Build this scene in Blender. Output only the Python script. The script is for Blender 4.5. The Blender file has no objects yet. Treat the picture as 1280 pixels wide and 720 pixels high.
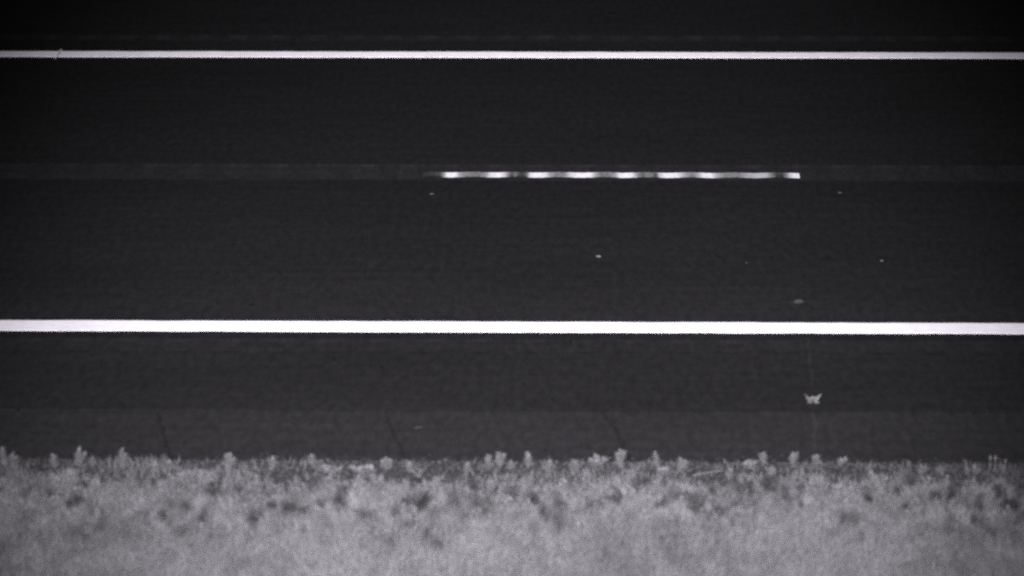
import bpy, bmesh, math, random
import numpy as np
from mathutils import Vector, Matrix, Euler

random.seed(11)
rng = np.random.default_rng(11)
sc = bpy.context.scene
COL = sc.collection

# ------------------------------------------------------------------ camera
# pole-mounted road weather camera, long lens, looking across a two-lane road
CAM = Vector((0.5396, -27.039, 8.519))
PITCH, YAW, ROLL, FPX = 0.338105, 0.020279, -0.003748, 4309.98
cd = bpy.data.cameras.new('camera')
cam = bpy.data.objects.new('camera', cd)
COL.objects.link(cam)
RM = Matrix.Rotation(YAW, 3, 'Z') @ Matrix.Rotation(math.pi / 2 - PITCH, 3, 'X') @ Matrix.Rotation(ROLL, 3, 'Z')
cam.location = CAM
cam.rotation_euler = RM.to_euler()
cd.sensor_width = 36.0
cd.lens = FPX / 1280 * 36
cd.clip_start = 0.1
cd.clip_end = 3000
sc.camera = cam
# wide open lens focused on the road: the verge in front goes a little soft
cd.dof.use_dof = True
cd.dof.focus_distance = 28.0
cd.dof.aperture_fstop = cd.lens / 1000 / 0.108

def at(px, py, z=0.0):
    """point of the plane of height z seen at a pixel of the 1280 x 720 photograph"""
    d = RM @ Vector(((px - 640) / FPX, -(py - 360) / FPX, -1))
    t = (z - CAM.z) / d.z
    return CAM + d * t

# ------------------------------------------------------------------ world: sky before sunrise, seen in near infrared (no colour)
w = bpy.data.worlds.new('World')
sc.world = w
w.use_nodes = True
nt = w.node_tree
bg = nt.nodes['Background']
sky = nt.nodes.new('ShaderNodeTexSky')
sky.sky_type = 'NISHITA'
sky.sun_disc = False
sky.sun_elevation = math.radians(1.0)
sky.sun_rotation = math.radians(60)
bw = nt.nodes.new('ShaderNodeRGBToBW')
nt.links.new(sky.outputs[0], bw.inputs[0])
nt.links.new(bw.outputs[0], bg.inputs[0])
bg.inputs[1].default_value = 0.00008

# ------------------------------------------------------------------ the camera's infrared illuminator, mounted just under and beside the lens
ld = bpy.data.lights.new('infrared_illuminator', 'SPOT')
ld.energy = 740
ld.color = (1.0, 0.945, 1.05)
ld.spot_size = math.radians(22.9)
ld.spot_blend = 1.0
ld.shadow_soft_size = 0.05
lo = bpy.data.objects.new('infrared_illuminator', ld)
COL.objects.link(lo)
lo.location = CAM + Vector((-0.3, 0.05, 0.55))
lo.rotation_euler = (at(635, 440) - lo.location).to_track_quat('-Z', 'Y').to_euler()

sc.view_settings.view_transform = 'Standard'
sc.view_settings.look = 'None'
sc.view_settings.gamma = 1
sc.view_settings.exposure = 8.0
sc.cycles.filter_width = 2.4
sc.cycles.use_denoising = False
sc.cycles.max_bounces = 2
sc.cycles.sample_clamp_indirect = 0.0003

# ------------------------------------------------------------------ node helpers
def new_mat(name, rough=0.9, spec=0.2):
    m = bpy.data.materials.new(name)
    m.use_nodes = True
    b = m.node_tree.nodes['Principled BSDF']
    b.inputs['Roughness'].default_value = rough
    b.inputs['Specular IOR Level'].default_value = spec
    return m, m.node_tree, b

class N:
    def __init__(s, nt): s.nt = nt
    def node(s, t, **k):
        n = s.nt.nodes.new(t)
        for a, v in k.items(): setattr(n, a, v)
        return n
    def link(s, a, b): s.nt.links.new(a, b)
    def pos(s, scale=(1, 1, 1), loc=(0, 0, 0)):
        g = s.node('ShaderNodeNewGeometry')
        m = s.node('ShaderNodeMapping')
        m.inputs['Scale'].default_value = scale
        m.inputs['Location'].default_value = loc
        s.link(g.outputs['Position'], m.inputs['Vector'])
        return m.outputs[0]
    def noise(s, vec, scale, detail=3, rough=0.55):
        n = s.node('ShaderNodeTexNoise')
        n.inputs['Scale'].default_value = scale
        n.inputs['Detail'].default_value = detail
        n.inputs['Roughness'].default_value = rough
        s.link(vec, n.inputs['Vector'])
        return n.outputs['Fac']
    def rng(s, v, a, b, c, d):
        n = s.node('ShaderNodeMapRange')
        n.inputs[1].default_value, n.inputs[2].default_value = a, b
        n.inputs[3].default_value, n.inputs[4].default_value = c, d
        s.link(v, n.inputs[0])
        return n.outputs[0]
    def m(s, op, a, b):
        n = s.node('ShaderNodeMath', operation=op)
        for i, v in enumerate((a, b)):
            if isinstance(v, (int, float)): n.inputs[i].default_value = v
            else: s.link(v, n.inputs[i])
        return n.outputs[0]
    def grey(s, v, out):
        c = s.node('ShaderNodeCombineColor')
        for i in range(3): s.link(v, c.inputs[i])
        s.link(c.outputs[0], out)
    def bump(s, h, b, strength, dist):
        n = s.node('ShaderNodeBump')
        n.inputs['Strength'].default_value = strength
        n.inputs['Distance'].default_value = dist
        s.link(h, n.inputs['Height'])
        s.link(n.outputs[0], b.inputs['Normal'])

def asphalt(name, base, zones=None, wave=0.0, grain=0.9):
    m, t, b = new_mat(name, 0.9, 0.04)
    n = N(t)
    v = n.pos()
    fine = n.rng(n.noise(v, 75, 3, 0.7), 0.25, 0.75, 1 - 0.38 * grain, 1 + 0.38 * grain)
    agg = n.rng(n.noise(v, 26, 2, 0.6), 0.3, 0.7, 0.90, 1.10)
    streak = n.rng(n.noise(n.pos((0.35, 7, 1)), 1.6, 4, 0.6), 0.3, 0.7, 0.88, 1.12)
    streak2 = n.rng(n.noise(n.pos((1.4, 30, 1)), 1.5, 2, 0.6), 0.3, 0.7, 0.97, 1.03)
    mott = n.rng(n.noise(n.pos((1, .36, 1), (4, 4, 0)), 19, 3, 0.65), 0.3, 0.7, 0.74, 1.26)
    patch = n.rng(n.noise(n.pos((0.5, 1.2, 1), (3, 5, 0)), 0.9, 3, 0.5), 0.3, 0.7, 0.92, 1.08)
    x = n.m('MULTIPLY', fine, agg)
    x = n.m('MULTIPLY', x, streak)
    x = n.m('MULTIPLY', x, streak2)
    x = n.m('MULTIPLY', x, patch)
    x = n.m('MULTIPLY', x, mott)
    if zones:                                   # wheel paths and paver passes across the road (y in metres)
        g = n.node('ShaderNodeNewGeometry')
        sp = n.node('ShaderNodeSeparateXYZ')
        n.link(g.outputs['Position'], sp.inputs[0])
        lo_, hi_ = zones[0][0], zones[-1][0]
        f = n.rng(sp.outputs[1], lo_, hi_, 0, 1)
        r = n.node('ShaderNodeValToRGB')
        r.color_ramp.interpolation = 'B_SPLINE'
        while len(r.color_ramp.elements) < len(zones): r.color_ramp.elements.new(0.5)
        for e, (y, val) in zip(r.color_ramp.elements, zones):
            e.position = (y - lo_) / (hi_ - lo_)
            e.color = (val / 2, val / 2, val / 2, 1)
        n.link(f, r.inputs[0])
        x = n.m('MULTIPLY', x, n.m('MULTIPLY', r.outputs[0], 2.0))
    if wave:                                    # dusty troughs of the milled wave
        g = n.node('ShaderNodeNewGeometry')
        sp = n.node('ShaderNodeSeparateXYZ')
        n.link(g.outputs['Position'], sp.inputs[0])
        tr = n.m('MULTIPLY', sp.outputs[2], -1 / WAVE_D)
        x = n.m('MULTIPLY', x, n.m('ADD', n.m('MULTIPLY', tr, wave), 1 - wave / 2))
    pits = n.rng(n.noise(n.pos((1, .5, 1), (9, 2, 4)), 26, 1, 0.4), 0.20, 0.27, 0.30, 1.0)
    x = n.m('MULTIPLY', x, pits)
    x = n.m('MULTIPLY', x, base)
    n.grey(x, b.inputs['Base Color'])
    n.bump(n.noise(v, 110, 3, 0.7), b, 0.5, 0.004)
    return m

WAVE_L, WAVE_D = 0.356, 0.006
CENTRE_X = at(618, 218).x                       # a trough of the centre wave under a bright bit of paint
def wave_z(x):
    return -WAVE_D * (0.5 + 0.5 * np.cos((x - CENTRE_X) * 2 * math.pi / WAVE_L))

def tone_mat(name, rough=0.75, spec=0.15, gain=1.0, var=None, trans=0.0):
    """grey from the 'tone' attribute of the mesh"""
    m, t, b = new_mat(name, rough, spec)
    n = N(t)
    a = n.node('ShaderNodeAttribute', attribute_name='tone')
    x = n.m('MULTIPLY', a.outputs['Fac'], gain)
    if var:
        x = n.m('MULTIPLY', x, n.rng(n.noise(n.pos(), var, 3, 0.6), 0.3, 0.7, 0.8, 1.2))
    n.grey(x, b.inputs['Base Color'])
    return m

# ------------------------------------------------------------------ mesh helpers
def link(o, parent=None):
    COL.objects.link(o)
    if parent: o.parent = parent
    return o

def mesh_np(name, V, F, mat, parent=None, tone=None, smooth=False):
    """V (n,3), F (m,k) all faces with k corners, tone per vertex"""
    V = np.asarray(V, dtype=np.float32).reshape(-1, 3)
    F = np.asarray(F, dtype=np.int32)
    k = F.shape[1]
    me = bpy.data.meshes.new(name)
    me.vertices.add(len(V)); me.vertices.foreach_set('co', V.ravel())
    me.loops.add(F.size); me.loops.foreach_set('vertex_index', F.ravel())
    me.polygons.add(len(F)); me.polygons.foreach_set('loop_start', np.arange(0, F.size, k, dtype=np.int32))
    me.update(calc_edges=True)
    me.validate()
    if tone is not None:
        a = me.attributes.new('tone', 'FLOAT', 'POINT')
        a.data.foreach_set('value', np.asarray(tone, dtype=np.float32))
    me.polygons.foreach_set('use_smooth', np.full(len(F), smooth, dtype=bool))
    me.materials.append(mat)
    return link(bpy.data.objects.new(name, me), parent)

def grid(xs, ys, zf):
    X, Y = np.meshgrid(xs, ys)
    Z = zf(X, Y)
    V = np.stack([X.ravel(), Y.ravel(), Z.ravel()], 1)
    nx, ny = len(xs), len(ys)
    i = np.arange(ny - 1)[:, None] * nx + np.arange(nx - 1)[None]
    i = i.ravel()
    return V, np.stack([i, i + 1, i + nx + 1, i + nx], 1)

def props(o, **k):
    for a, v in k.items(): o[a] = v
    return o

def empty(name, loc=(0, 0, 0)):
    o = bpy.data.objects.new(name, None)
    o.empty_display_size = 0.1
    o.location = loc
    return link(o)

# x stations: fine where the road is in view, coarse far off
def stations(step, half=9.0, far=400.0):
    a = np.arange(-half, half + 1e-6, step)
    b = np.array([half + 3, half + 8, 30, 60, 120, far])
    return np.concatenate([-b[::-1], a, b])

# ------------------------------------------------------------------ terrain
EDGE_N = -6.22          # near edge of the paved shoulder
SEAM = at(640, 514).y   # joint between the mat and the shoulder
EDGE_F = 6.25

def ground_z(x, y):
    """verge: falls gently from the shoulder, then lies level"""
    d = np.maximum(EDGE_N - y, 0)
    dn = np.where(d < 3.0, d * 0.14 * np.clip(d * 3, .2, 1), 0.42 + 1.6 * (1 - np.exp(-(d - 3.0) / 12)))
    df = np.maximum(y - EDGE_F, 0)
    df = np.where(df < 3.0, df * 0.14, 0.42 + 1.0 * (1 - np.exp(-(df - 3.0) / 12)))
    bumps = 0.012 * np.sin(x * 5.1 + 1.3 * np.sin(y * 3)) * np.sin(y * 6.3 + x) + 0.01 * np.sin(x * 1.7 + 2)
    return -0.003 - dn - df + bumps * np.clip(np.maximum(d, df) * 2, 0, 1)

soil, t_, b_ = new_mat('verge_soil', 0.95, 0.05)
n_ = N(t_)
x_ = n_.rng(n_.noise(n_.pos(), 5, 5, 0.65), 0.3, 0.7, 0.0095, 0.0185)
n_.grey(x_, b_.inputs['Base Color'])
n_.bump(n_.noise(n_.pos(), 30, 4, 0.7), b_, 0.6, 0.02)
gx = np.concatenate([-np.array([1500, 700, 300, 120, 60, 30, 20, 14])[:], np.arange(-10, 10.01, 0.1), np.array([14, 20, 30, 60, 120, 300, 700, 1500])])
gy = np.concatenate([[-1500, -700, -300, -120, -60, -40, -30, -24, -20, -17, -15], np.arange(-14, EDGE_N - 0.05, 0.1), [EDGE_N, EDGE_N + 0.06, 0, EDGE_F - 0.06, EDGE_F],
                     np.arange(EDGE_F + 0.2, 12, 0.2), [14, 17, 20, 25, 32, 45, 80, 160, 400, 800, 1500]])
def gz(x, y):
    z = ground_z(x, y)
    return np.where((y > EDGE_N + 0.03) & (y < EDGE_F - 0.03), -0.3, z)
V, F = grid(gx, gy, gz)
g = mesh_np('ground', V, F, soil)
props(g, kind='structure', label='dark soil of the roadside verge beneath the grass')

# ------------------------------------------------------------------ road
road = props(empty('road'), kind='structure', label='dark two lane asphalt road crossing the picture from side to side')
ZON = [(SEAM, 1.12), (-4.75, 1.0), (-4.30, 1.02), (-4.05, 1.08), (-3.95, 0.84), (-3.70, 1.02), (-3.45, 1.32), (-3.05, 1.22), (-2.5, 1.0), (-1.9, 1.12),
       (-1.3, 0.98), (-0.6, 1.0), (-0.30, 0.80), (0.3, 1.05), (0.7, 0.98), (1.6, 0.94), (2.6, 0.92), (3.2, 0.84), (3.55, 0.95), (3.85, 1.1), (4.6, 1.06), (EDGE_F, 1.05)]
asp = asphalt('lane_asphalt', 0.0071, ZON)
asp_sh = asphalt('shoulder_asphalt', 0.0106, None, grain=1.0)
asp_rum = asphalt('milled_asphalt', 0.0102, None, wave=0.15)
asp_rum_f = asphalt('milled_asphalt_far', 0.0108, None, wave=0.30)
asp_rum_n = asphalt('milled_asphalt_near', 0.0083, None, wave=0.06)
C0, C1 = at(640, 226.2).y, at(640, 205.5).y      # milled centre strip
F0, F1 = at(640, 52.5).y, at(640, 44.5).y        # milled strip on the far shoulder
N0, N1 = at(640, 442.0).y, at(640, 424.0).y      # milled strip on the near shoulder

def slab(name, y0, y1, mat, label, zf=None, xs=None, ys=None, drop=0.12, z0=0.0):
    """a layer of pavement with its own thickness"""
    xs = stations(0.5) if xs is None else xs
    ys = np.array([y0, y1]) if ys is None else ys
    zz = (lambda X, Y: np.full_like(X, z0)) if zf is None else zf
    V, F = grid(xs, ys, zz)
    n = len(V); nx = len(xs); ny = len(ys)
    V2 = V.copy(); V2[:, 2] = z0 - drop
    a = np.arange(nx - 1); top = (ny - 1) * nx
    f1 = np.stack([a + n, a + n + 1, a + 1, a], 1)
    f2 = np.stack([top + a, top + a + 1, top + a + n + 1, top + a + n], 1)
    o = mesh_np(name, np.vstack([V, V2]), np.vstack([F, f1, f2]), mat, road)
    o['label'] = label
    return o

def strip(name, y0, y1, mat, label):
    xs = stations(0.03)
    e = 0.035
    ys = np.array([y0, y0 + 0.001, y0 + e + 0.02, y1 - e - 0.02, y1 - 0.001, y1])
    def zf(X, Y):
        z = wave_z(X)
        edge = np.clip(np.minimum(Y - y0, y1 - Y) / (e + 0.02), 0, 1)
        return z * edge
    return slab(name, y0, y1, mat, label, zf, xs, ys)

slab('lane_surface', N1, C0, asp, 'near lane asphalt between the solid white line and the dashed line')
slab('lane_surface', C1, F0, asp, 'far lane asphalt beyond the dashed line')
slab('shoulder_surface', SEAM, N0, asp, 'dark paved shoulder just below the near white line')
slab('shoulder_surface', F1, EDGE_F, asp, 'dark paved shoulder beyond the far white line')
slab('shoulder_surface', EDGE_N, SEAM - 0.004, asp_sh, 'paler outer shoulder asphalt beside the grass', z0=-0.001)
strip('rumble_strip', C0, C1, asp_rum, 'faintly paler milled strip along the centre of the road')
strip('rumble_strip', F0, F1, asp_rum_f, 'faint milled strip beyond the far white line')
strip('rumble_strip', N0, N1, asp_rum_n, 'faint milled strip just below the near white line')

# ---- painted lines
def paint_mat(name, base, lo_, sc_=9.0):
    m, t, b = new_mat(name, 0.6, 0.3)
    n = N(t)
    a = n.node('ShaderNodeAttribute', attribute_name='tone')
    wear = n.rng(n.noise(n.pos((1, 2.5, 1)), sc_, 4, 0.65), 0.32, 0.62, lo_, 1.0)
    fine = n.rng(n.noise(n.pos(), 70, 2, 0.6), 0.3, 0.7, 0.93, 1.04)
    n.grey(n.m('MULTIPLY', n.m('MULTIPLY', n.m('MULTIPLY', wear, fine), a.outputs['Fac']), base), b.inputs['Base Color'])
    n.bump(n.noise(n.pos(), 120, 2, 0.6), b, 0.3, 0.002)
    return m
white = paint_mat('white_road_paint', 0.86, 0.86)

def pline(xs, yc, wdt, jit, seed):
    r = np.random.default_rng(seed)
    def wob(n):
        a = r.normal(0, 1, n)
        k = np.ones(4) / 2.2; a = np.convolve(a, k, 'same')
        return a * jit
    up = yc + wdt / 2 + wob(len(xs)); dn = yc - wdt / 2 + wob(len(xs))
    return dn, up

def edge_line(ycpix, wdt, label, tonef, seed, jit=0.0045, gain=1.0):
    xs = stations(0.05)
    yc = at(640, ycpix).y
    tone_gain = gain
    dn, up = pline(xs, yc, wdt, jit, seed)
    T = 0.003
    rows = [(dn, 0.0005), (dn, T), (up, T), (up, 0.0005)]
    V = np.vstack([np.stack([xs, y, np.full_like(xs, z)], 1) for y, z in rows])
    n = len(xs); a = np.arange(n - 1)
    F = np.vstack([np.stack([a + k * n, a + 1 + k * n, a + 1 + (k + 1) * n, a + (k + 1) * n], 1) for k in range(3)])
    tone = np.tile(tonef(xs), 4) * gain
    o = mesh_np('edge_line', V, F, white, road, tone)
    o['label'] = label
    return o

def sm(x, a, b): 
    t = np.clip((x - a) / (b - a), 0, 1); return t * t * (3 - 2 * t)
xa = at(72, 69).x
def far_tone(x):
    r = np.random.default_rng(5)
    n = np.interp(x, np.arange(-401, 402, 0.11), r.uniform(0.93, 1.0, len(np.arange(-401, 402, 0.11))))
    return n
def near_tone(x):
    r = np.random.default_rng(6)
    n = np.interp(x, np.arange(-401, 402, 0.16), r.uniform(0.95, 1.0, len(np.arange(-401, 402, 0.16))))
    return n
edge_line(68.7, 0.188, 'thinner solid white line across the top of the picture', far_tone, 3, 0.003)
edge_line(409.0, 0.214, 'thick solid white line between the near lane and the shoulder', near_tone, 4, 0.0025, 0.66)

# ---- the dash of the centre line, worn on the crests of the milled wave (tone: 1 = fresh paint, 0 = bare asphalt)
prof = [(528, 0), (536, .10), (550, .16), (555, .55), (559, .95), (568, .98), (574, .62), (582, .42), (598, .36), (607, .50), (613, .86), (624, .97), (631, .75), (637, .34),
        (641, .22), (644, .40), (648, .22), (653, .14), (658, .30), (663, .84), (669, .97), (681, .90), (688, .55), (695, .40), (706, .48), (714, .82), (722, .96), (738, .95), (745, .58),
        (752, .36), (760, .42), (768, .50), (774, .90), (782, .98), (790, .92), (797, .50), (803, .30), (809, .42), (815, .36), (820, .28), (825, .78), (832, .97), (846, .93),
        (855, .62), (864, .42), (872, .58), (878, .90), (888, .97), (896, .62), (906, .44), (922, .42), (934, .62), (950, .72), (958, .66), (964, .42), (970, .20), (978, .18),
        (983, .46), (988, .80), (994, .97), (998, .95), (999.5, .90)]
def dash(tag_, prof, seed):
    px = np.array([p[0] for p in prof]); pv = np.array([p[1] for p in prof])
    xs_k = np.array([at(p, 218.2).x for p in px])
    xs = np.arange(xs_k[0], xs_k[-1], 0.008)
    yc = at(640, 218.3).y
    r = np.random.default_rng(seed)
    ny = 9
    wd = 0.138
    ys = np.linspace(-wd / 2, wd / 2, ny)
    X, Yr = np.meshgrid(xs, ys)
    jit = np.convolve(r.normal(0, 0.004, len(xs)), np.ones(3) / 3, 'same')
    Y = yc + Yr * 1.0 + jit[None, :] * (np.abs(Yr) > wd * .45)
    Z = wave_z(X) + 0.0025
    base = np.interp(xs, xs_k, pv)
    T = np.tile(base, (ny, 1))
    # ragged wear: thins at the near edge where the paint is weak
    wob = r.normal(0, 1, (ny, len(xs)))
    k = np.ones(5) / 5
    wob = np.stack([np.convolve(q, k, 'same') for q in wob])
    T = T + wob * 0.10 * (1 - T)
    T = T * np.where((Yr < -wd * .2) & (T < 0.3), 0.5, 1.0)
    T = np.clip(T, 0.0, 1)
    V = np.stack([X.ravel(), Y.ravel(), Z.ravel()], 1)
    nx = len(xs)
    i = (np.arange(ny - 1)[:, None] * nx + np.arange(nx - 1)[None]).ravel()
    F = np.stack([i, i + 1, i + nx + 1, i + nx], 1)
    m, t, b = new_mat('worn_centre_paint', 0.65, 0.25)
    n = N(t)
    a = n.node('ShaderNodeAttribute', attribute_name='tone')
    fine = n.rng(n.noise(n.pos((1, 1.4, 1)), 38, 3, 0.65), 0.3, 0.7, -0.13, 0.13)
    w1 = n.node('ShaderNodeMapRange'); w1.clamp = True
    n.link(n.m('ADD', a.outputs['Fac'], fine), w1.inputs[0])
    w1.inputs[1].default_value = 0.0; w1.inputs[2].default_value = 1.05
    w1.inputs[3].default_value = 0.0; w1.inputs[4].default_value = 1.0
    p2 = n.m('POWER', w1.outputs[0], 1.9)
    n.grey(n.m('ADD', n.m('MULTIPLY', p2, 0.62), 0.010), b.inputs['Base Color'])
    o = mesh_np('centre_dash', V, F, m, road, T.ravel())
    o['label'] = 'short worn white dash in the middle of the road, patchy bright and grey'
    return o
dash('a', prof, 8)

# ---- cracks in the pavement: tar ribbons a few millimetres proud
def ribbon(name, pts, wdt, mat, label, z=0.0, seed=1, wob=0.006):
    r = random.Random(seed)
    P = [at(x, y) for x, y in pts]
    L = []
    for a, b in zip(P[:-1], P[1:]):
        k = max(2, int((b - a).length / 0.04))
        for i in range(k): L.append(a.lerp(b, i / k))
    L.append(P[-1])
    V = []; F = []
    for i, p in enumerate(L):
        d = (L[min(i + 1, len(L) - 1)] - L[max(i - 1, 0)]).normalized()
        s = Vector((-d.y, d.x, 0))
        ww = wdt * (0.6 + 0.8 * r.random()) / 2
        c = p + s * r.uniform(-wob, wob)
        V += [c - s * ww, c + s * ww]
    zz = z
    Vn = np.array([[v.x, v.y, zz + 0.003] for v in V])
    F = np.array([[2 * i, 2 * i + 1, 2 * i + 3, 2 * i + 2] for i in range(len(L) - 1)])
    o = mesh_np(name, Vn, F, mat, road)
    o['label'] = label
    return o
tar = asphalt('crack_tar', 0.0074, None)
dusty = asphalt('crack_dust', 0.0098, None)
ribbon('crack', [(197, 515), (203, 538), (209, 556), (214, 578)], 0.026, tar, 'dark slanting crack in the shoulder at the left', -0.001, 2)
ribbon('crack', [(481, 515), (487, 532), (496, 552), (503, 566), (510, 580)], 0.024, tar, 'dark slanting crack in the shoulder left of the middle', -0.001, 3)
ribbon('crack', [(752, 515), (762, 527), (771, 540), (778, 555), (786, 578)], 0.030, tar, 'darkest slanting crack in the shoulder right of the middle', -0.001, 4)
ribbon('crack', [(1008, 423), (1013, 438), (1012, 455), (1015, 472), (1015, 485)], 0.022, dusty, 'faint pale crack running from the white line to the small weed', 0.0, 5)
ribbon('crack', [(1016, 517), (1019, 530), (1017, 548), (1019, 566), (1021, 580)], 0.026, asphalt('crack_dust_pale', 0.0134, None), 'faint pale crack in the shoulder below the small weed', -0.001, 6)
ribbon('crack', [(0, 514.6), (300, 514.2), (640, 514.4), (900, 515.2), (1280, 516.8)], 0.013, tar, 'thin dark joint along the inner edge of the paler shoulder', 0.0, 7, 0.002)
# the nick in the far white line
ribbon('crack', [(68.5, 74.5), (72, 71), (74.5, 67), (76.5, 62.5)], 0.018, asphalt('line_nick', 0.44), 'small slanting nick through the far white line near its left end', 0.004, 9, 0.003)

# ------------------------------------------------------------------ leaves
def leaf_quads(base, dirv, length, width, upv=None, curl=0.25):
    """one leaf folded along its midrib, 4 quads, 9 vertices. returns V (9,3), F (4,4)"""
    d = np.array(dirv, float); d /= np.linalg.norm(d)
    up = np.array([0, 0, 1.0]) if upv is None else np.array(upv, float)
    s = np.cross(d, up); ns = np.linalg.norm(s)
    s = s / ns if ns > 1e-4 else np.array([1.0, 0, 0])
    nrm = np.cross(s, d)
    b = np.array(base, float)
    V = [b]
    P = lambda t, k, drop: b + d * length * t + s * width * k * 0.5 + nrm * length * drop
    V = [P(0, 0, 0), P(.30, -.85, .05), P(.33, 0, 0.0), P(.30, .85, .05), P(.68, -.8, -curl * .3 + .04), P(.70, 0, -curl * .3), P(.68, .8, -curl * .3 + .04), P(1, 0, -curl)]
    F = [[0, 1, 2, 2], [0, 2, 3, 3], [1, 4, 5, 2], [2, 5, 6, 3], [4, 7, 5, 5], [5, 7, 6, 6]]
    return V, F

LEAF_T = [(0, 1, 2), (0, 2, 3), (1, 4, 5), (1, 5, 2), (2, 5, 6), (2, 6, 3), (4, 7, 5), (5, 7, 6)]
def leaf_tris(V0, base, dirv, length, width, curl, r, upv=None):
    V, _ = leaf_quads(base, dirv, length, width, upv, curl)
    n = len(V0)
    V0.extend(V)
    return [(a + n, b + n, c + n) for a, b, c in LEAF_T]

def leafy(h, spread, leaves, ll, r, stems=3, lean=0.0, top=0.5):
    """foliage of a small broad-leaved weed: (V, F, tone), and its stems"""
    V, F, T = [], [], []
    SV, SF = [], []
    for s in range(stems):
        a = r.uniform(0, 2 * math.pi)
        tip = np.array([math.cos(a) * spread * r.uniform(.2, .9) + lean * h, math.sin(a) * spread * r.uniform(.1, .6), h * r.uniform(.7, 1.0)])
        if s == 0: tip = np.array([lean * h, 0, h])
        n = len(SV)
        wd = 0.0022
        for q, k in ((0, 1.0), (.5, .8), (1, .5)):
            p = tip * q + np.array([0, 0, 0.01 * q * (1 - q)])
            for c in range(3):
                an = c * 2.094
                SV.append(p + np.array([math.cos(an), math.sin(an), 0]) * wd * k)
        for q in range(2):
            for c in range(3):
                SF.append((n + q * 3 + c, n + q * 3 + (c + 1) % 3, n + q * 3 + 3 + (c + 1) % 3, n + q * 3 + 3 + c))
        m = leaves // stems
        for i in range(m):
            q = (i + .5) / m
            q = q ** top
            p = tip * q
            an = i * 2.4 + a + r.uniform(-.4, .4)
            el = r.uniform(-.1, .9)
            dv = (math.cos(an) * math.cos(el), math.sin(an) * math.cos(el), math.sin(el) + .25)
            L = ll * r.uniform(.65, 1.25) * (1.15 - .45 * q)
            k = len(V)
            F += leaf_tris(V, p, dv, L, L * r.uniform(.34, .52), r.uniform(.05, .35), r)
            T += [r.uniform(.9, 1.1)] * (len(V) - k)
    return np.array(V), np.array(F), np.array(T), np.array(SV), np.array(SF)

leafm = tone_mat('weed_leaf', 0.7, 0.2, 0.060)
stemm = tone_mat('weed_stem', 0.8, 0.1, 0.045)

def plant(name, loc, h, spread, leaves, ll, seed, label, cat='weed', group=None, stems=3, lean=0.0, top=.6, bright=1.0):
    r = random.Random(seed)
    root = empty(name, loc)
    root['label'] = label; root['category'] = cat
    if group: root['group'] = group
    V, F, T, SV, SF = leafy(h, spread, leaves, ll, r, stems, lean, top)
    mesh_np('foliage', V, F, leafm, root, T * bright)
    mesh_np('stem', SV, SF, stemm, root, np.full(len(SV), 1.0 * bright))
    return root

# ------------------------------------------------------------------ the star-shaped weed in the crack
P = at(1016, 502.5)
wr = props(empty('weed', (P.x, P.y, 0.0)), label='small pale star shaped weed alone on the dark shoulder below the near white line', category='weed')
def one_leaf(dx, up, toward, width, seed, tone, base=(0, 0, 0.004)):
    V = []
    L = math.sqrt(dx * dx + up * up + toward * toward)
    F = leaf_tris(V, base, (dx, -toward, up), L, width, 0.05, None, (0, -1, .25))
    mesh_np('leaf', np.array(V), np.array(F), leafm, wr, np.full(len(V), tone), smooth=True)
for a in [(.060, .056, 0, .022, .55), (-.062, .060, .01, .016, .30), (.048, .040, 0, .030, .85), (-.050, .036, .01, .026, .55), (.046, .004, .03, .020, .55), (-.042, .002, .03, .020, .55),
          (.022, .036, .03, .044, .9), (.000, .036, .03, .044, .85), (-.024, .030, .02, .040, .8), (.030, .014, .04, .034, .95), (-.006, .046, .02, .054, 1.0), (.014, .042, .02, .046, .9), (-.020, .014, .05, .040, 1.0), (.006, .018, .05, .050, 1.1)]:
    one_leaf(a[0], a[1], a[2], a[3], 1, a[4] * 1.0)
mesh_np('stem', [(-.003, 0, 0), (.003, 0, 0), (.0, .004, 0), (-.002, 0, .03), (.002, 0, .03), (0, .003, .03)], [(0, 1, 4, 3), (1, 2, 5, 4), (2, 0, 3, 5)], stemm, wr, np.ones(6))

# ------------------------------------------------------------------ small things lying on the road
def pebble(px, py, size, tone, label, seed, flat=0.45, longx=1.3, name='pebble', cat='stone', z=0.0):
    r = random.Random(seed)
    bm = bmesh.new()
    bmesh.ops.create_icosphere(bm, subdivisions=2, radius=size / 2)
    for v in bm.verts:
        k = 1 + r.uniform(-.12, .12)
        v.co = Vector((v.co.x * longx * k, v.co.y * k, v.co.z * flat * k))
    zmin = min(v.co.z for v in bm.verts)
    for v in bm.verts: v.co.z -= zmin
    me = bpy.data.meshes.new(name); bm.to_mesh(me); bm.free()
    m, t, b = new_mat('pebble_stone', 0.8, 0.2)
    n = N(t)
    n.grey(n.rng(n.noise(n.pos(), 60, 3), .3, .7, tone * .13, tone * .23), b.inputs['Base Color'])
    me.materials.append(m)
    p = at(px, py)
    o = link(bpy.data.objects.new(name, me))
    o.location = (p.x, p.y, z - 0.0005); o.rotation_euler.z = r.uniform(-.3, .3)
    o['label'] = label; o['category'] = cat
    return o
pebble(539.5, 243, .030, .12, 'tiny grey stone lying just below the left end of the white dash', 1)
pebble(748, 321.5, .034, .30, 'brightest little stone in the near lane, below the middle of the dash', 2)
pebble(1102, 326.5, .026, .24, 'tiny pale stone at the right of the near lane', 3, longx=1.0)
pebble(933, 329, .020, .12, 'faintest speck of stone in the near lane, between two brighter stones', 4, longx=1.0)
pebble(1049.5, 241.5, .028, .10, 'tiny grey stone lying just beyond the right end of the white dash', 5)
pebble(523, 534.5, .030, .075, 'tiny flat stone on the paler shoulder between two dark cracks', 6, flat=.3, longx=2.0, z=-0.001)

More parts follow.
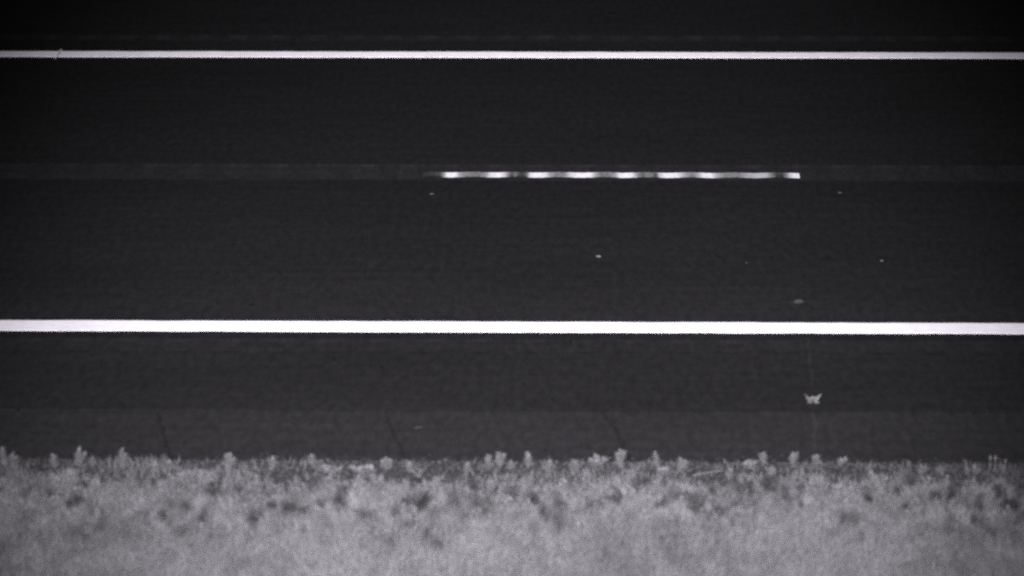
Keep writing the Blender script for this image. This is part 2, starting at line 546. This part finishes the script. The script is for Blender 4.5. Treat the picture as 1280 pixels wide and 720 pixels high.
# a small flat dead leaf near the line
P = at(998, 378.5)
lf = props(empty('fallen_leaf', (P.x, P.y, 0.002)), label='small flat dead leaf in the near lane just above the thick white line', category='leaf')
V = []; F = []
deadm = tone_mat('dead_leaf', .9, .05, 1.0)
F = leaf_tris(V, (-.04, 0, .002), (1, .06, .06), .085, .046, -.02, None, (0, -.5, 1))
mesh_np('blade', V, F, deadm, lf, np.full(len(V), .018), smooth=True)
mesh_np('stalk', [(-.065, -.004, .001), (-.04, -.002, .002), (-.04, .002, .002), (-.065, -.001, .001), (-.05, 0, .004)], [(0, 1, 4), (1, 2, 4), (2, 3, 4)], deadm, lf, np.full(5, .02))

# ------------------------------------------------------------------ gravel along the edge of the shoulder
gm = tone_mat('gravel_stone', .9, .1, 1.0)
ico = bmesh.new(); bmesh.ops.create_icosphere(ico, subdivisions=1, radius=1)
IV = np.array([v.co[:] for v in ico.verts]); IF = np.array([[v.index for v in f.verts] for f in ico.faces]); ico.free()
def stones(n, x0, x1, seed):
    r = np.random.default_rng(seed)
    x = r.uniform(x0, x1, n); d = np.abs(r.normal(0, .22, n)) - np.abs(r.normal(0, .06, n))
    y = EDGE_N - d
    s = r.uniform(.003, .011, n) * np.where(r.random(n) < .05, 1.8, 1)
    z = ground_z(x, y) + s * .3
    z = np.where(d < 0.0, -.008 + s * .3, z)
    sx = s * r.uniform(.8, 1.4, n); sy = s * r.uniform(.8, 1.2, n); sz = s * .7
    V = IV[None] * np.stack([sx, sy, sz], 1)[:, None] + np.stack([x, y, z], 1)[:, None]
    V = V + r.normal(0, .0008, V.shape)
    F = IF[None] + (np.arange(n) * len(IV))[:, None, None]
    T = np.repeat(r.uniform(.009, .024, n), len(IV))
    return V.reshape(-1, 3), F.reshape(-1, 3), T
V, F, T = stones(9000, -5.5, 5.5, 3)
o = mesh_np('gravel', V, F, gm, None, T)
props(o, kind='stuff', label='fine dark gravel along the edge of the shoulder where the grass begins')

# ------------------------------------------------------------------ grass
def vnoise(seed, cell):
    r = np.random.default_rng(seed); tab = r.random((256, 256))
    def f(x, y):
        u = x / cell + 1000; v = y / cell + 1000
        i = np.floor(u).astype(int); j = np.floor(v).astype(int)
        a = u - i; b = v - j; a = a * a * (3 - 2 * a); b = b * b * (3 - 2 * b)
        g = lambda p, q: tab[p % 256, q % 256]
        return (g(i, j) * (1 - a) + g(i + 1, j) * a) * (1 - b) + (g(i, j + 1) * (1 - a) + g(i + 1, j + 1) * a) * b
    return f
na, nb, nc, ne = vnoise(1, .75), vnoise(2, .28), vnoise(3, .11), vnoise(4, .40)
nd = vnoise(9, .055)

# pockets near the pavement where plants are thinned and toned darker: pixel centre and half-axes, put down on the verge
GAPS = [(105, 602, 10, 6), (142, 597, 8, 5), (65, 612, 7, 6), (92, 621, 10, 5), (204, 630, 7, 5), (175, 588, 12, 6), (48, 603, 6, 7), (235, 623, 9, 5), (255, 633, 9, 4), (270, 603, 9, 5),
        (335, 605, 6, 4), (362, 597, 11, 7), (320, 637, 8, 5), (345, 622, 10, 6), (364, 624, 10, 6), (382, 630, 10, 5), (403, 602, 8, 4), (430, 607, 9, 4), (405, 622, 9, 5), (382, 649, 5, 3),
        (430, 625, 10, 5), (495, 631, 7, 5), (510, 619, 10, 4), (535, 618, 12, 4), (525, 628, 9, 5), (490, 665, 8, 4), (515, 647, 6, 5), (532, 655, 6, 6), (545, 665, 9, 5), (570, 594, 9, 5),
        (590, 605, 10, 4), (642, 612, 11, 8), (655, 590, 6, 7), (570, 622, 10, 4), (680, 593, 11, 6), (668, 622, 9, 5), (676, 631, 5, 4), (700, 624, 10, 6), (736, 624, 6, 6), (715, 596, 12, 3),
        (753, 590, 6, 6), (795, 605, 6, 6), (770, 617, 8, 5), (824, 621, 9, 5), (830, 600, 9, 5), (855, 614, 16, 3), (865, 622, 9, 5), (866, 595, 6, 6), (871, 624, 11, 6), (890, 609, 6, 5),
        (930, 607, 14, 5), (960, 602, 9, 5), (977, 608, 11, 7), (981, 619, 7, 3), (922, 622, 11, 4), (1000, 621, 4, 6), (914, 640, 4, 6), (895, 627, 11, 5), (1034, 599, 6, 6), (1060, 596, 6, 5),
        (1084, 615, 9, 4), (1119, 611, 7, 6), (1130, 624, 6, 5), (1137, 600, 5, 5), (1107, 597, 9, 5), (1190, 613, 11, 6), (1168, 613, 9, 5), (1200, 601, 9, 5), (1222, 621, 7, 6),
        (1245, 609, 9, 6), (1275, 608, 9, 6), (1260, 624, 13, 7), (1185, 655, 11, 5), (1240, 655, 10, 7), (1215, 640, 6, 8), (815, 588, 10, 6), (842, 592, 8, 5), (802, 590, 9, 7), (1076, 655, 6, 4)]
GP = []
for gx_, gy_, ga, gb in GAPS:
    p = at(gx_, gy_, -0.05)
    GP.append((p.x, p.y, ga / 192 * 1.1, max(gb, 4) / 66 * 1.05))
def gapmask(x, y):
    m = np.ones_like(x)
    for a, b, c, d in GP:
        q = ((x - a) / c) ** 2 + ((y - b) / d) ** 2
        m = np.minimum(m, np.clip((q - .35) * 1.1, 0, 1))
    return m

def blades(n, x0, x1, y0, y1, seed, hmin, hmax, gap=True, wd=.0055, far=False):
    r = np.random.default_rng(seed)
    x = r.uniform(x0, x1, n); y = r.uniform(y0, y1, n)
    depth = (y - EDGE_F) if far else (EDGE_N - y)
    front = .00 + .24 * nb(x, y * 0 + 3.3) + .12 * nc(x, y * 0 + 1)
    dens = np.clip((depth - front) / .22, 0, 1)
    dens = dens * np.where(depth < 1.0, np.clip(.30 + 1.5 * (nc(x, y) - .25) + depth * .6, 0.05, 1), 1)
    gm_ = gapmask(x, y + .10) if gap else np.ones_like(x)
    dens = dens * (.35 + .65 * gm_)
    keep = r.random(n) < dens
    x, y, depth, gm_ = x[keep], y[keep], depth[keep], gm_[keep]
    n = len(x)
    z = ground_z(x, y) - .004
    g = np.clip((depth - .25) / .9, 0, 1)
    h = r.uniform(hmin, hmax, n) * (.30 + .70 * g) * (.72 + .56 * nb(x + 7, y)) * (.85 + .3 * nc(x, y + 9))
    a = r.uniform(0, 2 * np.pi, n); bend = r.uniform(.15, .75, n) * h
    # blades lie over in loose swirls
    sw = (na(x + 31, y) - .5) * 5 + np.pi * 1.5
    bx = np.cos(a) * bend * .8 + np.cos(sw) * bend * .45; by = np.sin(a) * bend * .8 + np.sin(sw) * bend * .45
    fa = r.uniform(-.9, .9, n); wx = np.cos(fa) * wd * .5 * r.uniform(.6, 1.4, n); wy = np.sin(fa) * wd * .5
    P0 = np.stack([x, y, z], 1); W = np.stack([wx, wy, 0 * wx], 1)
    P1 = np.stack([x + bx * .28, y + by * .28, z + h * .55], 1)
    P2 = np.stack([x + bx, y + by, z + h * .97 - bend * .12], 1)
    V = np.stack([P0 - W, P0 + W, P1 - W * .9, P1 + W * .9, P2], 1).reshape(-1, 3)
    k = (np.arange(n) * 5)[:, None]
    F = np.concatenate([k + np.array([[0, 1, 3]]), k + np.array([[0, 3, 2]]), k + np.array([[2, 3, 4]])], 0)
    t = (1.0 + .36 * (na(x, y) - .5) + .30 * (ne(x, y) - .5) + .30 * (nc(x + 5, y) - .5))
    A = .20 + .85 * np.clip((1.15 - depth) / .5, 0, 1)
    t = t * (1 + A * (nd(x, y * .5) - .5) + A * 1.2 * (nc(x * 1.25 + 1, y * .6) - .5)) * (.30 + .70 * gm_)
    t = np.where(t > 1.05, 1.05 + (t - 1.05) * .5, t)
    t = t * r.uniform(.90, 1.10, n) * (.84 + .16 * g)
    return V, F, np.repeat(t, 5)

grassm = tone_mat('grass_blade', .7, .15, 0.0485)
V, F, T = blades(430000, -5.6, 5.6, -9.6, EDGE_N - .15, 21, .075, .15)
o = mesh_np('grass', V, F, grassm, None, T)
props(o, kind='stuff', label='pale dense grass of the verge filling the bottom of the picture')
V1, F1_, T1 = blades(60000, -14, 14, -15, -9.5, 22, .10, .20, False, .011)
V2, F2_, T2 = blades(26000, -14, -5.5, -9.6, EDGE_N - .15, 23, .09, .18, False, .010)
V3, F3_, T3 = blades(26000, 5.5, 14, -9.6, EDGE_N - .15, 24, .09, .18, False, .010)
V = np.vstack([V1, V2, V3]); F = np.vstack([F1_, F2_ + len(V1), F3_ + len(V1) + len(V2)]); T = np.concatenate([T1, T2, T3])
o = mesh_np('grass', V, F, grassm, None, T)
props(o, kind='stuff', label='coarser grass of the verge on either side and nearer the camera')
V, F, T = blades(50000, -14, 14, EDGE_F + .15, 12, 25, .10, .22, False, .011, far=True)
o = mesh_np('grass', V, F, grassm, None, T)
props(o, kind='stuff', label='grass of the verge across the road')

# short sparse blades coming up through the gravel
def sprouts(n, seed):
    r = np.random.default_rng(seed)
    x = r.uniform(-5.6, 5.6, n); d = r.uniform(.0, .42, n)
    keep = r.random(n) < np.clip(nb(x, d) * 1.3 - .25, .03, 1) * (.35 + d * 1.8)
    x, d = x[keep], d[keep]; n = len(x); y = EDGE_N - d
    z = ground_z(x, y) - .003; h = r.uniform(.018, .058, n) * (.6 + d) * (.35 + 1.9 * nc(x, y * .4) ** 1.5)
    a = r.uniform(0, 2 * np.pi, n); b = h * r.uniform(.2, .9, n)
    P0 = np.stack([x, y, z], 1); W = np.stack([np.full(n, .0028), 0 * x, 0 * x], 1)
    P1 = np.stack([x + np.cos(a) * b * .3, y + np.sin(a) * b * .3, z + h * .55], 1)
    P2 = np.stack([x + np.cos(a) * b, y + np.sin(a) * b, z + h], 1)
    V = np.stack([P0 - W, P0 + W, P1 - W, P1 + W, P2], 1).reshape(-1, 3)
    k = (np.arange(n) * 5)[:, None]
    F = np.concatenate([k + np.array([[0, 1, 3]]), k + np.array([[0, 3, 2]]), k + np.array([[2, 3, 4]])], 0)
    return V, F, np.repeat(r.uniform(.38, .72, n), 5)
V, F, T = sprouts(19000, 31)
o = mesh_np('grass', V, F, grassm, None, T)
props(o, kind='stuff', label='short sparse grass coming up between the gravel and the pavement edge')

# low broad-leaved ground cover among the grass: many small plants grown together
def ground_cover(n, seed):
    r = random.Random(seed); rn = np.random.default_rng(seed)
    Vs, Fs, Ts = [], [], []
    off = 0; made = 0
    protos = [leafy(r.uniform(.06, .10), r.uniform(.035, .075), 54, .030, random.Random(900 + i), 4, 0, .7) for i in range(14)]
    while made < n:
        x = r.uniform(-5.0, 5.0); d = .16 + abs(r.gauss(0, .34)) + r.uniform(0, .35)
        if d > 1.25: continue
        y = EDGE_N - d
        xx = np.array([x]); yy = np.array([y])
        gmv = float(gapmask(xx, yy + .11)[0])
        if r.random() > gmv * .9 + .1: continue
        if d < .34 and r.random() > .75 * nb(xx, yy)[0] + .10: continue
        if nc(xx * 1.3 + 2, yy * .6 + 4)[0] < .38: continue
        V, F, T, SV, SF = protos[r.randrange(14)]
        k = r.uniform(.55, 1.15) * (.75 if d < .3 else 1)
        a = r.uniform(0, 6.28); c, s = math.cos(a), math.sin(a)
        V = V @ np.array([[c, s, 0], [-s, c, 0], [0, 0, 1]]) * k + np.array([x, y, float(ground_z(xx, yy)[0])])
        Vs.append(V); Fs.append(F + off); off += len(V)
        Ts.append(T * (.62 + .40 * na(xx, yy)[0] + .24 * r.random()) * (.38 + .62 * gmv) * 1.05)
        made += 1
    return np.vstack(Vs), np.vstack(Fs), np.concatenate(Ts)
V, F, T = ground_cover(1700, 5)
o = mesh_np('ground_cover', V, F, leafm, None, T)
props(o, kind='stuff', label='low leafy weeds grown together along the front of the grass')

# ------------------------------------------------------------------ the weeds that stand out against the pavement, one by one
# (px of the middle, py of the top, width px, height px, label)
W = [
 (5, 561, 9, 28, 0, 'slim leafy weed at the left end of the grass edge'),
 (17, 568, 11, 22, 0, 'shorter bushy weed standing just right of the leftmost slim weed'),
 (69, 569, 10, 22, 0, 'small pointed weed alone between the leftmost pair and the broad forked weed'),
 (100, 563, 14, 26, 0, 'broad forked weed with two bushy heads left of the round headed weed'),
 (116, 573, 9, 16, 0, 'low weed leaning on the right side of the broad forked weed'),
 (153, 562, 12, 30, 0, 'tall round headed weed, the tallest on the left of the grass edge'),
 (194, 579, 12, 16, 0, 'low dull weed just left of the foot of the left shoulder crack'),
 (213, 578, 13, 15, 0, 'low bushy weed at the foot of the left shoulder crack'),
 (286, 568, 16, 24, 0, 'bright bushy weed standing clear between the left and second shoulder cracks'),
 (341, 573, 9, 20, 0, 'narrow upright weed to the right of the bright bushy one'),
 (390, 569, 6, 20, 0, 'thin weed tip rising over the wide pale clump of leaves'),
 (412, 584, 30, 14, 0, 'wide low clump of pale leaves left of the second shoulder crack'),
 (458, 586, 34, 14, 0, 'widest low clump of bright leaves, just left of the second shoulder crack'),
 (482, 573, 16, 20, 0, 'dull twiggy weed in front of the second shoulder crack'),
 (513, 580, 12, 16, 0, 'small bright weed just right of the second shoulder crack'),
 (584, 582, 9, 14, 0, 'small pointed weed left of the pair of tall heads below the middle'),
 (611, 569, 12, 24, 0, 'left one of the pair of tall bright weed heads below the middle'),
 (624, 566, 11, 26, 0, 'right and taller one of the pair of weed heads below the middle'),
 (638, 578, 11, 16, 0, 'low weed tucked against the right of the tall pair'),
 (660, 567, 11, 24, 0, 'upright weed with one side shoot, next right after the tall pair'),
 (687, 580, 10, 12, 0, 'small low weed behind a dark pocket right of the weed with the side shoot'),
 (719, 577, 14, 16, 0, 'rounded bright weed left of the broad arching one'),
 (745, 571, 22, 20, 0, 'broad arching bright weed just left of the darkest shoulder crack'),
 (775, 563, 13, 28, 0, 'tall tapering weed standing at the foot of the darkest shoulder crack'),
 (822, 567, 7, 26, -.2, 'thin curved weed shoot standing alone right of the darkest crack'),
 (831, 590, 16, 9, 0, 'low leafy patch at the foot of the thin curved shoot'),
 (851, 574, 13, 22, 0, 'bright oval weed right of the thin curved shoot'),
 (912, 587, 12, 14, 0, 'small pale weed at the right tip of the long pale straw'),
 (937, 577, 17, 15, 0, 'wide rounded weed between the pale straw and the two slim heads'),
 (954, 567, 9, 20, 0, 'dull slim weed head leaning left above the wide rounded one'),
 (991, 566, 11, 25, 0, 'bright stout weed standing straight, left of the pale shoulder crack'),
 (1021, 571, 13, 18, 0, 'square topped weed at the foot of the pale shoulder crack'),
 (1051, 577, 12, 12, 0, 'small bright weed right of the foot of the pale shoulder crack'),
 (1152, 585, 10, 13, 0, 'faint small weed on the dim right part of the grass edge'),
 (1174, 588, 9, 10, 0, 'lowest faint weed tuft right of the other small dim one'),
 (1218, 587, 10, 12, 0, 'small pale weed just left of the pair of thin stalks'),
]
for i, (px, top, wp, hp, lean, lab) in enumerate(W):
    foot = at(px, top + hp + 2, -0.05)
    y = min(foot.y, EDGE_N - .06)
    dist = (Vector((foot.x, y, 0)) - CAM).length
    z = float(ground_z(np.array([foot.x]), np.array([y]))[0])
    # height so that the tip reaches its row: rise of the tip over its own foot
    rr = at(px, top, 0)
    t = (y - CAM.y) / (rr.y - CAM.y)
    ztip = CAM.z + (0 - CAM.z) * t
    h = max(.05, (ztip - z) * .97)
    sp = wp / 192 * .55
    plant('weed', (foot.x, y, z), h, sp * 1.35, int(46 + wp * hp * .26), .026 + .0009 * wp, 100 + i, lab,
          group='small weeds standing along the front of the grass', stems=2 if wp < 10 else (3 if wp < 16 else 6), lean=lean, top=.55, bright=1.0)

# thin stalks and the pale straw
def stalk(px, top, hp, label, seed, lean=0.0, n=1, head=True):
    foot = at(px, top + hp, -0.05); y = min(foot.y, EDGE_N - .08)
    z = float(ground_z(np.array([foot.x]), np.array([y]))[0])
    rr = at(px, top, 0); t = (y - CAM.y) / (rr.y - CAM.y); h = CAM.z * (1 - t) - z
    root = empty('grass_stalk', (foot.x, y, z)); root['label'] = label; root['category'] = 'grass stalk'
    root['group'] = 'thin grass stalks at the right of the grass edge'
    def rod(r0, r1, z0, z1, name, tone):
        V = []; S = 5; k = 6
        for i in range(k + 1):
            q = i / k; zz = z0 + (z1 - z0) * q; rad = r0 + (r1 - r0) * q
            if name == 'seed_head': rad = r0 * math.sin(math.pi * min(.97, q + .06)) + .0006
            for c in range(S):
                a = c * 2 * math.pi / S
                V.append((math.cos(a) * rad + lean * (zz / h) ** 2 * h, math.sin(a) * rad, zz))
        F = [(i * S + c, i * S + (c + 1) % S, (i + 1) * S + (c + 1) % S, (i + 1) * S + c) for i in range(k) for c in range(S)]
        mesh_np(name, V, F, stemm, root, np.full(len(V), tone))
    rod(.0035, .002, 0, h * .72, 'stem', 1.5)
    rod(.008, .002, h * .68, h, 'seed_head', 1.35)
stalk(1237, 569, 26, 'left one of the two thin pale stalks standing close together at the right', 1)
stalk(1243, 569, 28, 'right one of the two thin pale stalks standing close together at the right', 2)
stalk(1255, 574, 20, 'short dim stalk just right of the pair of thin pale stalks', 3, .1)

a = at(874, 594, .03); b = at(902, 589, .05)
straw = empty('straw', ((a.x + b.x) / 2, (a.y + b.y) / 2 - .45, 0))
V = []
A = Vector((a.x, a.y - .25, .04)); B = Vector((b.x, b.y - .25, .06))
A = at(866, 594.5, .055); B = at(903, 588.5, .075)
c0 = (A + B) / 2
straw.location = c0
for i in range(5):
    p = A.lerp(B, i / 4) - c0 + Vector((0, 0, .004 * math.sin(i / 4 * math.pi)))
    for q in range(4):
        an = q * math.pi / 2 + .78; rad = .0045 * (1 - .1 * i)
        V.append((p.x, p.y + math.cos(an) * rad, p.z + math.sin(an) * rad))
F = [(i * 4 + q, i * 4 + (q + 1) % 4, (i + 1) * 4 + (q + 1) % 4, (i + 1) * 4 + q) for i in range(4) for q in range(4)]
mesh_np('stalk', V, F, stemm, straw, np.full(len(V), 1.35))
props(straw, label='long pale straw lying slanted on the front of the grass, right of the middle', category='straw')
